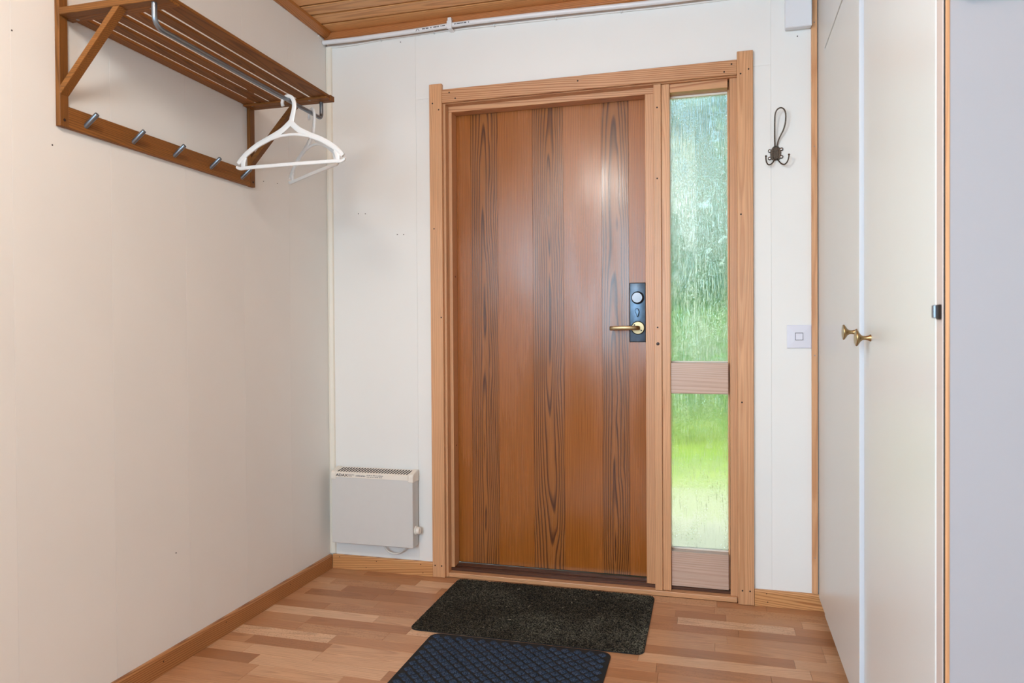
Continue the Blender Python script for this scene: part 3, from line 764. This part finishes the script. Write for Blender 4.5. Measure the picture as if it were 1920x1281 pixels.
# ------------------------------------------------------------------ white conduit under the ceiling, thin cable below
pp = empty('conduit_pipe', (0.0, -0.035, 2.346), 'white round plastic conduit pipe along the top of the door wall', 'pipe')
bm = new_bm()
pts = [(0.003, -0.034, 2.3445), (0.064, -0.034, 2.3440), (0.150, -0.035, 2.3425), (0.245, -0.035, 2.3435), (0.37, -0.035, 2.3445), (0.493, -0.035, 2.3470), (0.604, -0.035, 2.3505), (0.7316, -0.035, 2.3515), (0.96, -0.035, 2.3490), (1.18, -0.035, 2.3445), (1.514, -0.035, 2.3385), (2.02, -0.035, 2.3385)]
tube(bm, smooth_path(pts, 5), 0.0098, 14); mk('pipe', bm, M['pipe'], pp, True)
bm = new_bm()
box(bm, 0.590, 0.612, -0.048, -0.044, 2.332, 2.366, bev=0.0012); box(bm, 0.593, 0.609, -0.0455, -0.025, 2.362, 2.380, bev=0.0012); box(bm, 0.592, 0.610, -0.046, -0.0005, 2.334, 2.3385, bev=0.001)
mk('pipe_clip', bm, M['pipe'], pp)
bm = new_bm(); random.seed(11)
def pz(x):
    for a, b in zip(pts[:-1], pts[1:]):
        if a[0] <= x <= b[0]: return a[2] + (b[2]-a[2])*(x-a[0])/(b[0]-a[0])
x = 0.478
while x < 0.69:
    w = random.choice([0.004, 0.006, 0.010, 0.013])
    if not (0.583 < x+w < 0.622) and random.random() > 0.12:
        z = pz(x) - 0.001; h = 0.0045; yf = -0.0452
        box(bm, x, x+w, yf, yf+0.003, z-h/2, z+h/2)
    x += w + random.choice([0.002, 0.003, 0.008])
# little triangle emblem
zc = pz(0.457) - 0.003
for (a, b) in (((0.449, zc-0.004), (0.456, zc+0.005)), ((0.458, zc+0.005), (0.465, zc-0.004))):
    tube(bm, [(a[0], -0.0445, a[1]), (b[0], -0.0452, b[1])], 0.0012, 6)
tag(mk('printed_marks', bm, M['grey_ink'], pp), kind='stuff')
cb = empty('clipped_cable', (0.0, -0.004, 2.345), 'thin cream cable clipped to the wall just below the white conduit', 'cable')
cpts = [(0.006, 2.352), (0.036, 2.3392), (0.128, 2.3383), (0.270, 2.3455), (0.3833, 2.3470), (0.517, 2.3490), (0.652, 2.3488), (0.7865, 2.3470), (1.05, 2.3435), (1.3155, 2.3395), (1.513, 2.336), (2.01, 2.336)]
cpts = [(x, -0.0046, min(z, 2.357) - 0.006) for x, z in cpts]
bm = new_bm(); tube(bm, smooth_path(cpts, 5), 0.0036, 8); mk('cable', bm, M['cream'], cb, True)
for (x, z) in ((0.270, 2.3455), (0.517, 2.349), (0.7865, 2.347), (1.0506, 2.3435), (1.3155, 2.3395)):
    mbox('cable_clip', M['white_plastic'], cb, x-0.003, x+0.003, -0.0105, -0.0004, z-0.0125, z-0.001, bev=0.001)
bm = new_bm(); tube(bm, smooth_path([(0.004, -0.022, 2.349), (0.003, -0.045, 2.3550), (0.003, -0.075, 2.360)], 4), 0.0034, 8)
tag(mk('cable_end', bm, M['cable'], None, True), 'short white cable end poking from the corner above the conduit', 'cable')

# ------------------------------------------------------------------ wrought iron hook
hk = empty('coat_hook', (1.8945, 0.0, 1.727), 'black wrought iron hook with tall wire loop on the wall right of the door', 'hook')
def H(zx, zy, y): return Vector((1.8945 + (zx-466)*0.000236, y, 1.727 - (zy-890)*0.000236))
# shield: lathe-ish plate with four lugs
bm = new_bm()
out = [(400,830),(420,795),(450,770),(490,770),(520,795),(545,840),(553,880),(548,930),(545,975),(520,1000),(470,1010),(420,1000),(392,975),(388,930),(383,880)]
prism(bm, [(H(a,b,0).x, H(a,b,0).z) for a, b in out], 'y', -0.0045, -0.0004, bev=0.0012)
inner = [(425,840),(445,795),(490,792),(512,835),(518,900),(510,985),(470,995),(430,985),(420,900)]
prism(bm, [(H(a,b,0).x, H(a,b,0).z) for a, b in inner], 'y', -0.0085, -0.004, bev=0.002)
for k in range(5): box(bm, H(425,0,0).x, H(512,0,0).x, -0.0098, -0.008, H(0,830+k*32,0).z, H(0,815+k*32,0).z, bev=0.0006)
for (a, b) in ((378,848),(555,832),(378,968),(555,955)):
    lathe(bm, [(0, 0.0068), (0.003, 0.0068), (0.0038, 0.0058)], H(a, b, -0.0005), (0, -1, 0), 14)
    p = H(a, b, 0); q = H(466, b, 0); x0, x1 = sorted((p.x, q.x)); box(bm, x0, x1, -0.0035, -0.0005, p.z-0.0045, p.z+0.0045)
mk('hook_plate', bm, M['iron'], hk, True)
for (a, b) in ((378,848),(555,832),(378,968),(555,955)):
    bm = new_bm(); lathe(bm, [(0, 0.0042), (0.0012, 0.0038), (0.002, 0.002), (0.002, 0)], H(a, b, -0.0042), (0, -1, 0), 12); mk('screw', bm, M['chrome'], hk, True)
bm = new_bm()
lp_ = [(455,800,-.006),(452,740,-.010),(447,640,-.017),(445,520,-.024),(444,400,-.030),(450,300,-.035),(478,238,-.038),(525,214,-.039),(572,232,-.038),(602,290,-.035),(608,370,-.031),(600,460,-.027),(575,550,-.022),(540,620,-.018),(508,690,-.013),(492,750,-.009),(488,800,-.006)]
tube(bm, smooth_path([H(*p) for p in lp_], 5), 0.0026, 10); mk('wire_loop', bm, M['iron'], hk, True)
for ps in ([(450,985,-.006),(436,1020,-.012),(395,1075,-.022),(350,1095,-.032),(318,1065,-.040),(306,1010,-.045),(306,972,-.047)],
           [(488,985,-.006),(505,1020,-.012),(545,1080,-.022),(588,1105,-.032),(628,1070,-.040),(645,1010,-.045),(649,970,-.047)]):
    bm = new_bm(); pth = smooth_path([H(*p) for p in ps], 5); tube(bm, pth, 0.0025, 10)
    lathe(bm, [(-0.0040, 0.0008), (-0.003, 0.0030), (0, 0.0042), (0.003, 0.0030), (0.0042, 0.0005)], pth[-1], (0, 0, 1), 12)
    mk('wire_hook', bm, M['iron'], hk, True)

# ------------------------------------------------------------------ light switch and white box
sw = empty('light_switch', (1.976, 0.0, 0.988), 'square white light switch beside the pine strip right of the door', 'switch')
a0, a1, b0, b1 = 1.9335, 2.0195, 0.988, 1.0745
cx, cz = (a0+a1)/2, (b0+b1)/2; hw_ = 0.0145
bm = new_bm()
W0 = [[bm.verts.new((x, yy, z)) for x, z in ((a0, b0), (a1, b0), (a1, b1), (a0, b1))] for yy in (-0.0004, -0.0068)]
for i in range(4): bm.faces.new((W0[0][i], W0[0][(i+1)%4], W0[1][(i+1)%4], W0[1][i]))
bm.faces.new(W0[0])
V0 = [bm.verts.new((x, -0.0074, z)) for x, z in ((a0+.002, b0+.002), (a1-.002, b0+.002), (a1-.002, b1-.002), (a0+.002, b1-.002))]
V1 = [bm.verts.new((x, -0.0092, z)) for x, z in ((cx-hw_, cz-hw_), (cx+hw_, cz-hw_), (cx+hw_, cz+hw_), (cx-hw_, cz+hw_))]
V2 = [bm.verts.new((x, -0.0030, z)) for x, z in ((cx-hw_, cz-hw_), (cx+hw_, cz-hw_), (cx+hw_, cz+hw_), (cx-hw_, cz+hw_))]
for i in range(4):
    bm.faces.new((V0[i], V0[(i+1)%4], V1[(i+1)%4], V1[i])); bm.faces.new((W0[1][i], W0[1][(i+1)%4], V0[(i+1)%4], V0[i])); bm.faces.new((V1[i], V1[(i+1)%4], V2[(i+1)%4], V2[i]))
mk('switch_plate', bm, M['switch'], sw)
bm = new_bm(); q = hw_-0.0022
A = [bm.verts.new(p) for p in ((cx-q, -0.0084, cz-q), (cx+q, -0.0096, cz-q), (cx+q, -0.0096, cz+q), (cx-q, -0.0084, cz+q))]
B = [bm.verts.new((v.co.x, -0.006, v.co.z)) for v in A]
bm.faces.new(A); [bm.faces.new((A[i], A[(i+1)%4], B[(i+1)%4], B[i])) for i in range(4)]
mk('rocker', bm, M['switch'], sw)
mbox('rocker_shade', M['grey_ink'], sw, cx-hw_+0.0003, cx+hw_-0.0003, -0.0045, -0.001, cz-hw_+0.0003, cz+hw_-0.0003)  # grey plate stands in for the shadow in the recess round the rocker
jb = empty('junction_box', (1.972, 0.0, 2.181), 'white electrical box high on the wall beside the pine corner strip', 'electrical box')
mbox('box_base', M['cream'], jb, 1.929, 2.017, -0.010, -0.0004, 2.184, 2.315, bev=0.002)
mbox('box_cover', M['box'], jb, 1.926, 2.0192, -0.040, -0.0102, 2.181, 2.318, bev=0.003)

# ------------------------------------------------------------------ cream built-in cupboard along the right
P0 = Vector((2.0437, 0.0, 0.05)); DD = Vector((-0.02163304, -0.99976598, 0.0)); NN = Vector((-0.99976598, 0.02163304, 0.0))
cu = empty('cupboard', (2.0437, -0.002, 0.0), 'tall cream built-in cupboard with brass knobs along the right side', 'cupboard')
cu.rotation_euler = (0, 0, 0)
def sbox(name, mat, parent, s0, s1, n0, n1, z0, z1, bev=0.0):
    """box in cupboard space: s along the face towards the camera, n out of the face into the hall"""
    bm = new_bm(); box(bm, s0, s1, n0, n1, z0, z1, bev=bev)
    for v in bm.verts:
        s, n, z = v.co; p = P0 + DD*s + NN*n; v.co = (p.x, p.y, z)
    return mk(name, bm, mat, parent)
SEND = 1.552
sbox('carcass', M['cupboard'], cu, 0.003, 1.534, -0.60, -0.032, 0.062, CZ-0.002)
sbox('plinth', M['cream'], cu, 0.018, 1.534, -0.58, -0.075, 0.0, 0.061)
sbox('filler_strip', M['cupboard'], cu, 0.0015, 0.184, -0.031, 0.0, 0.052, CZ-0.002, bev=0.001)
cd1 = sbox('cupboard_door', M['cupboard'], cu, 0.1865, 0.853, -0.020, 0.0015, 0.049, 2.026, bev=0.0015)
sbox('door_edge', M['cup_edge'], cd1, 0.8532, 0.8555, -0.020, 0.0013, 0.049, 2.026, bev=0.0004)
sbox('top_rail', M['stile'], cu, 0.1865, SEND-0.034, -0.0315, -0.014, 2.022, 2.046)
sbox('upper_door', M['cupboard'], cu, 0.1865, 0.8535, -0.031, 0.001, 2.036, CZ-0.004, bev=0.0015)
cd2 = sbox('cupboard_door', M['cupboard'], cu, 0.862, 1.513, -0.030, -0.0085, 0.049, 2.026, bev=0.0015)
sbox('upper_door', M['cupboard'], cu, 0.862, 1.513, -0.030, -0.0085, 2.036, CZ-0.004, bev=0.0015)
sbox('meeting_stile', M['cup_edge'], cu, 0.835, 0.885, -0.0318, -0.0305, 0.052, CZ-0.002)
sbox('frame_stile', M['stile'], cu, 1.5155, SEND, -0.0115, -0.009, 0.052, CZ-0.002, bev=0.001)
for (s, z, par, nb) in ((0.822, 1.0475, cd1, 0.0014), (0.952, 1.033, cd2, -0.0086)):
    bm = new_bm()
    lathe(bm, [(0, 0.0088), (0.002, 0.0085), (0.006, 0.0062), (0.012, 0.0050), (0.018, 0.0054), (0.023, 0.0085), (0.027, 0.0145), (0.0305, 0.0195), (0.0325, 0.0205), (0.0345, 0.0195), (0.0352, 0.0165), (0.0345, 0.0130), (0.0350, 0.0)],
          P0 + DD*s + NN*nb + Vector((0, 0, z-0.05)), NN, 32)
    mk('knob', bm, M['brass'], par, True)
# mid hinge on the near edge of the second door
hp = P0 + DD*1.527 + NN*(-0.004)
bm = new_bm(); lathe(bm, [(-0.011, 0.003), (-0.010, 0.0048), (0.010, 0.0048), (0.011, 0.003)], (hp.x, hp.y, 1.0825), (0, 0, 1), 18)
mk('hinge', bm, M['steel'], cu, True)
sbox('hinge_leaf', M['dark_screw'], cu, 1.5325, 1.548, -0.0088, -0.004, 1.069, 1.094, bev=0.001)

# -- end wall past the cupboard: lilac painted sheet with a pine lipping
ew = empty('wall_right', (2.3, -1.556, 0), 'pale lilac painted wall end with pine lipping in the right foreground', 'wall', 'structure')
EY = -1.5560
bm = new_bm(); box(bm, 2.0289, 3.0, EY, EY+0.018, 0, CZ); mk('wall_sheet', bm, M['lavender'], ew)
bm = new_bm(); box(bm, 2.0222, 2.0286, EY-0.0008, EY+0.018, 0.001, CZ-0.001, bev=0.0008); mk('edge_lipping', bm, M['pine_v'], ew)
bm = new_bm(); box(bm, 2.0203, 2.0220, EY+0.0005, EY+0.0028, 0.001, CZ-0.001); mk('dark_gap', bm, M['black'], ew)
pf = empty('picture_frame', (2.14, EY, 1.594), 'reddish brown wooden frame edge at top of the lilac wall', 'picture frame')
px0, px1, pz0, pz1 = 2.0405, 2.26, 1.594, 1.90
for a in ((px0, px1, pz0, pz0+0.025), (px0, px1, pz1-0.025, pz1), (px0, px0+0.025, pz0+0.0252, pz1-0.0252), (px1-0.025, px1, pz0+0.0252, pz1-0.0252)):
    mbox('frame_bar', M['rack_x'], pf, a[0], a[1], EY-0.018, EY-0.0005, a[2], a[3], bev=0.002)
mbox('frame_backing', M['white_trim'], pf, px0+0.02, px1-0.02, EY-0.006, EY-0.0005, pz0+0.02, pz1-0.02)

# ------------------------------------------------------------------ door mats
def rounded(x0, x1, y0, y1, r, n=6):
    pts = []
    for (cx, cy, a0) in ((x1-r, y1-r, 0), (x0+r, y1-r, 90), (x0+r, y0+r, 180), (x1-r, y0+r, 270)):
        for i in range(n+1):
            a = math.radians(a0 + 90*i/n); pts.append((cx + r*math.cos(a), cy + r*math.sin(a)))
    return pts
def inside(x, y, x0, x1, y0, y1, r):
    dx = np.maximum(np.maximum(x0+r-x, x-(x1-r)), 0); dy = np.maximum(np.maximum(y0+r-y, y-(y1-r)), 0)
    return dx*dx + dy*dy <= r*r
m1 = empty('doormat', (1.03, -0.29, 0), 'dark brown ribbed doormat lying flat in front of the entrance door', 'doormat')
X0, X1, Y0, Y1 = 0.6175, 1.4395, -0.551, -0.0225
bm = new_bm(); prism(bm, rounded(X0, X1, Y0, Y1, 0.028), 'z', 0.0004, 0.0045, bev=0.0008); mk('mat_backing', bm, M['rubber'], m1)
def heightfield(name, X0, X1, Y0, Y1, r, nx, ny, fn, mat, parent):
    xs = np.linspace(X0, X1, nx); yv = np.linspace(Y0, Y1, ny); gx, gy = np.meshgrid(xs, yv)
    z = fn(gx, gy)
    # pull the grid's corners round
    cxm, cym = (X0+X1)/2, (Y0+Y1)/2
    dx = np.maximum(np.abs(gx-cxm)-((X1-X0)/2-r), 0); dy = np.maximum(np.abs(gy-cym)-((Y1-Y0)/2-r), 0)
    mx = np.maximum(dx, dy); h = np.hypot(dx, dy); k = np.where(h > 1e-9, np.where((dx > 0) & (dy > 0), mx/np.maximum(h, 1e-9), 1), 1)
    gx2 = cxm + np.sign(gx-cxm)*(np.minimum(np.abs(gx-cxm), (X1-X0)/2-r) + dx*k); gy2 = cym + np.sign(gy-cym)*(np.minimum(np.abs(gy-cym), (Y1-Y0)/2-r) + dy*k)
    edge = np.minimum((X1-X0)/2-np.abs(gx-cxm), (Y1-Y0)/2-np.abs(gy-cym)); z = np.where(edge < 1e-6, 0.0042, z)
    vtx = np.stack([gx2, gy2, z], -1).reshape(-1, 3)
    idx = np.arange(nx*ny).reshape(ny, nx)
    f = np.stack([idx[:-1,:-1], idx[:-1,1:], idx[1:,1:], idx[1:,:-1]], -1).reshape(-1, 4)
    me = bpy.data.meshes.new(name); me.from_pydata(vtx.tolist(), [], f.tolist()); me.update()
    return tag(link(name, me, mat, parent, True, True), kind='stuff')
def ribs(gx, gy):
    j = rng.random(gx.shape)
    return 0.0062 + 0.0028*np.cos(2*PI*gy/0.0100 + 0.6*np.sin(gx*60)) + 0.0026*(j-0.5)
heightfield('ribbed_pile', X0, X1, Y0, Y1, 0.028, 240, 250, ribs, M['ribbed'], m1)
m2 = empty('doormat', (1.025, -0.80, 0), 'blue-black doormat with raised diamond tufts at the bottom of the picture', 'doormat')
A0, A1, B0, B1 = 0.7125, 1.338, -1.03, -0.5605
ZB = 0.0
bm = new_bm(); prism(bm, rounded(A0, A1, B0, B1, 0.035), 'z', 0.0004, 0.0045, bev=0.0008); mk('mat_backing', bm, M['rubber'], m2)
# diamond tufts: each its own little cushion, joined
vt, fc = [], []
pit = 0.029; ca = 1/math.sqrt(2); n = 6
nu = 40
for iu in range(-nu, nu):
    for iv in range(-nu, nu):
        u0, v0 = iu*pit, iv*pit
        cxx = (A0+A1)/2 + (u0+v0)*ca; cyy = (B0+B1)/2 + (v0-u0)*ca
        if not inside(np.array(cxx), np.array(cyy), A0+0.010, A1-0.010, B0+0.010, B1-0.010, 0.03): continue
        base = len(vt); hh = random.uniform(0.0042, 0.0058)
        for a in range(n+1):
            for b in range(n+1):
                s, t = a/n-0.5, b/n-0.5
                w = pit*0.93
                du, dv = s*w*0.73/0.93, t*w*0.77/0.93
                prof = (1-(2*s)**4)*(1-(2*t)**4)
                x = cxx + (du+dv)*ca + random.uniform(-.0006, .0006); yq = cyy + (dv-du)*ca + random.uniform(-.0006, .0006)
                vt.append((x, yq, 0.0045 + hh*prof**0.5 + (random.uniform(-.0009, .0009) if prof > 0 else 0)))
        for a in range(n):
            for b in range(n):
                i0 = base + a*(n+1) + b; fc.append((i0, i0+1, i0+n+2, i0+n+1))
me = bpy.data.meshes.new('diamond_tufts'); me.from_pydata(vt, [], fc); me.update()
tag(link('diamond_tufts', me, M['tuft'], m2, True, True), kind='stuff')
# straw bits and lint trodden into the brown mat
bm = new_bm(); random.seed(5)
for k in range(34):
    x = random.uniform(0.70, 1.40); yq = random.uniform(-0.52, -0.06); L = random.choice([0.002, 0.003, 0.005, 0.012]); a = random.uniform(0, PI)
    if x + 0.3*random.random() < 1.0: continue
    tube(bm, [(x, yq, 0.0112), (x+L*math.cos(a), yq+L*math.sin(a), 0.0116)], 0.00045, 4)
tag(mk('straw_litter', bm, M['lint'], None), 'pale straw bits scattered on the dark brown doormat', 'litter', 'stuff')

# ------------------------------------------------------------------ ceiling lamp behind the view
lamp = empty('ceiling_lamp', (0.85, -2.35, CZ), 'round opal glass ceiling lamp above the camera side of the hall', 'lamp')
bm = new_bm(); lathe(bm, [(0.0, 0.06), (0.02, 0.06), (0.022, 0.05)], (0.85, -2.35, CZ-0.0005), (0, 0, -1), 32); mk('lamp_base', bm, M['white_plastic'], lamp, True)
t = NT('opal_lamp_glass'); t.base((1, 0.93, 0.82, 1)); t.b.inputs['Emission Color'].default_value = (1.0, 0.80, 0.58, 1); t.b.inputs['Emission Strength'].default_value = 3.0
bm = new_bm(); lathe(bm, [(0.022, 0.05), (0.03, 0.085), (0.05, 0.108), (0.075, 0.108), (0.10, 0.085), (0.115, 0.045), (0.118, 0.0)], (0.85, -2.35, CZ-0.0005), (0, 0, -1), 32)
mk('lamp_globe', bm, t.m, lamp, True)
light('ceiling_lamp_light', 'POINT', (0.85, -2.35, CZ-0.24), (0, 0, 0), LAMP_POWER, (1.0, 0.975, 0.92), shadow_soft_size=0.13)

# ------------------------------------------------------------------ the garden seen through the rippled glass
GZ = -0.22
tag(mbox('ground', M['grass'], None, -14, 16, 3.1, 26, GZ-0.3, GZ, bev=0), 'sunlit green lawn seen through the rippled glass', 'lawn', 'structure')
tag(mbox('path', M['gravel'], None, -14, 16, 0.14, 3.098, GZ-0.3, GZ, bev=0), 'pale gravel forecourt just outside the entrance door', 'path', 'structure')
def foliage(name, c, rad, nleaf, size, mat, parent, seed):
    r = np.random.default_rng(seed); v = r.normal(size=(nleaf, 3)); v /= np.linalg.norm(v, axis=1)[:, None]
    rr = r.uniform(0.62, 1.0, nleaf)**0.6; lump = 1 + 0.18*np.sin(v[:, 0]*5+seed)*np.cos(v[:, 2]*6)
    p = np.array(c) + v*np.array(rad)*(rr*lump)[:, None]
    nrm = v + r.normal(scale=0.6, size=v.shape); nrm /= np.linalg.norm(nrm, axis=1)[:, None]
    a = np.cross(nrm, r.normal(size=v.shape)); a /= np.linalg.norm(a, axis=1)[:, None]; b = np.cross(nrm, a)
    s = size*r.uniform(0.6, 1.3, nleaf)[:, None]
    q = np.stack([p-a*s, p+b*s*0.5, p+a*s, p-b*s*0.5], 1).reshape(-1, 3)
    f = np.arange(nleaf*4).reshape(-1, 4)
    me = bpy.data.meshes.new(name); me.from_pydata(q.tolist(), [], f.tolist()); me.update()
    o = link(name, me, mat, parent); o['kind'] = 'stuff'; return o
def bush(name, loc, rad, mat, label, cat, seed, n=2600, trunk=None, leaf=0.07):
    o = empty(name, loc, label, cat)
    c = (loc[0], loc[1], loc[2] + (trunk or 0) + rad[2]*0.9)
    foliage('foliage', c, rad, n, leaf, mat, o, seed)
    bm = new_bm(); top = c[2]
    tube(bm, [(loc[0], loc[1], loc[2]), (loc[0]+0.05, loc[1], loc[2]+(top-loc[2])*0.5), (loc[0], loc[1], top)], [0.10, 0.08, 0.05] if trunk else [0.04, 0.03, 0.02], 8)
    mk('trunk' if trunk else 'stem', bm, M['bark'], o, True); return o
bush('shrub', (0.75, 5.6, GZ), (0.75, 0.6, 0.95), M['hedge'], 'bright green garden shrub behind the lawn, nearer the door side of the glass', 'shrub', 1, leaf=0.05)
bush('shrub', (2.45, 5.7, GZ), (0.80, 0.6, 0.95), M['hedge'], 'bright green garden shrub behind the lawn, toward the outer side of the glass', 'shrub', 2, leaf=0.05)
bush('garden_tree', (0.6, 7.6, GZ), (0.98, 0.55, 1.35), M['tree'], 'low blue-green tree in front of the white house', 'tree', 3, 4200, 0.75, 0.07)
bush('garden_tree', (3.05, 7.6, GZ), (0.98, 0.6, 2.3), M['tree'], 'tall blue-green tree standing beside the white house', 'tree', 4, 5200, 0.9, 0.08)
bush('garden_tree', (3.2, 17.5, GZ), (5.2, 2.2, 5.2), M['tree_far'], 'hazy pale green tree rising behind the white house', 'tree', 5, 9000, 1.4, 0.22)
HX = 1.45
hs = empty('house', (-1.2, 10.6, GZ), 'white boarded neighbour house beyond the garden trees', 'house')
mbox('house_wall', M['house'], hs, -4.0, HX, 8.9, 12.4, GZ, 4.35)
z = GZ
while z < 4.2:
    mbox('siding_board', M['house'], hs, -4.02, HX+0.02, 8.865, 8.895, z, z+0.135, bev=0.006); z += 0.15
bm = new_bm(); prism(bm, [(8.15, 4.42), (8.15, 4.50), (10.6, 6.0), (13.1, 4.50), (13.1, 4.42), (10.6, 5.9)], 'x', -4.3, HX+0.25); mk('roof', bm, M['roof'], hs)
for k in range(8):
    mbox('eave_board', M['roof'], hs, -4.3, HX+0.25, 8.18+k*0.085, 8.25+k*0.085, 4.37, 4.415)
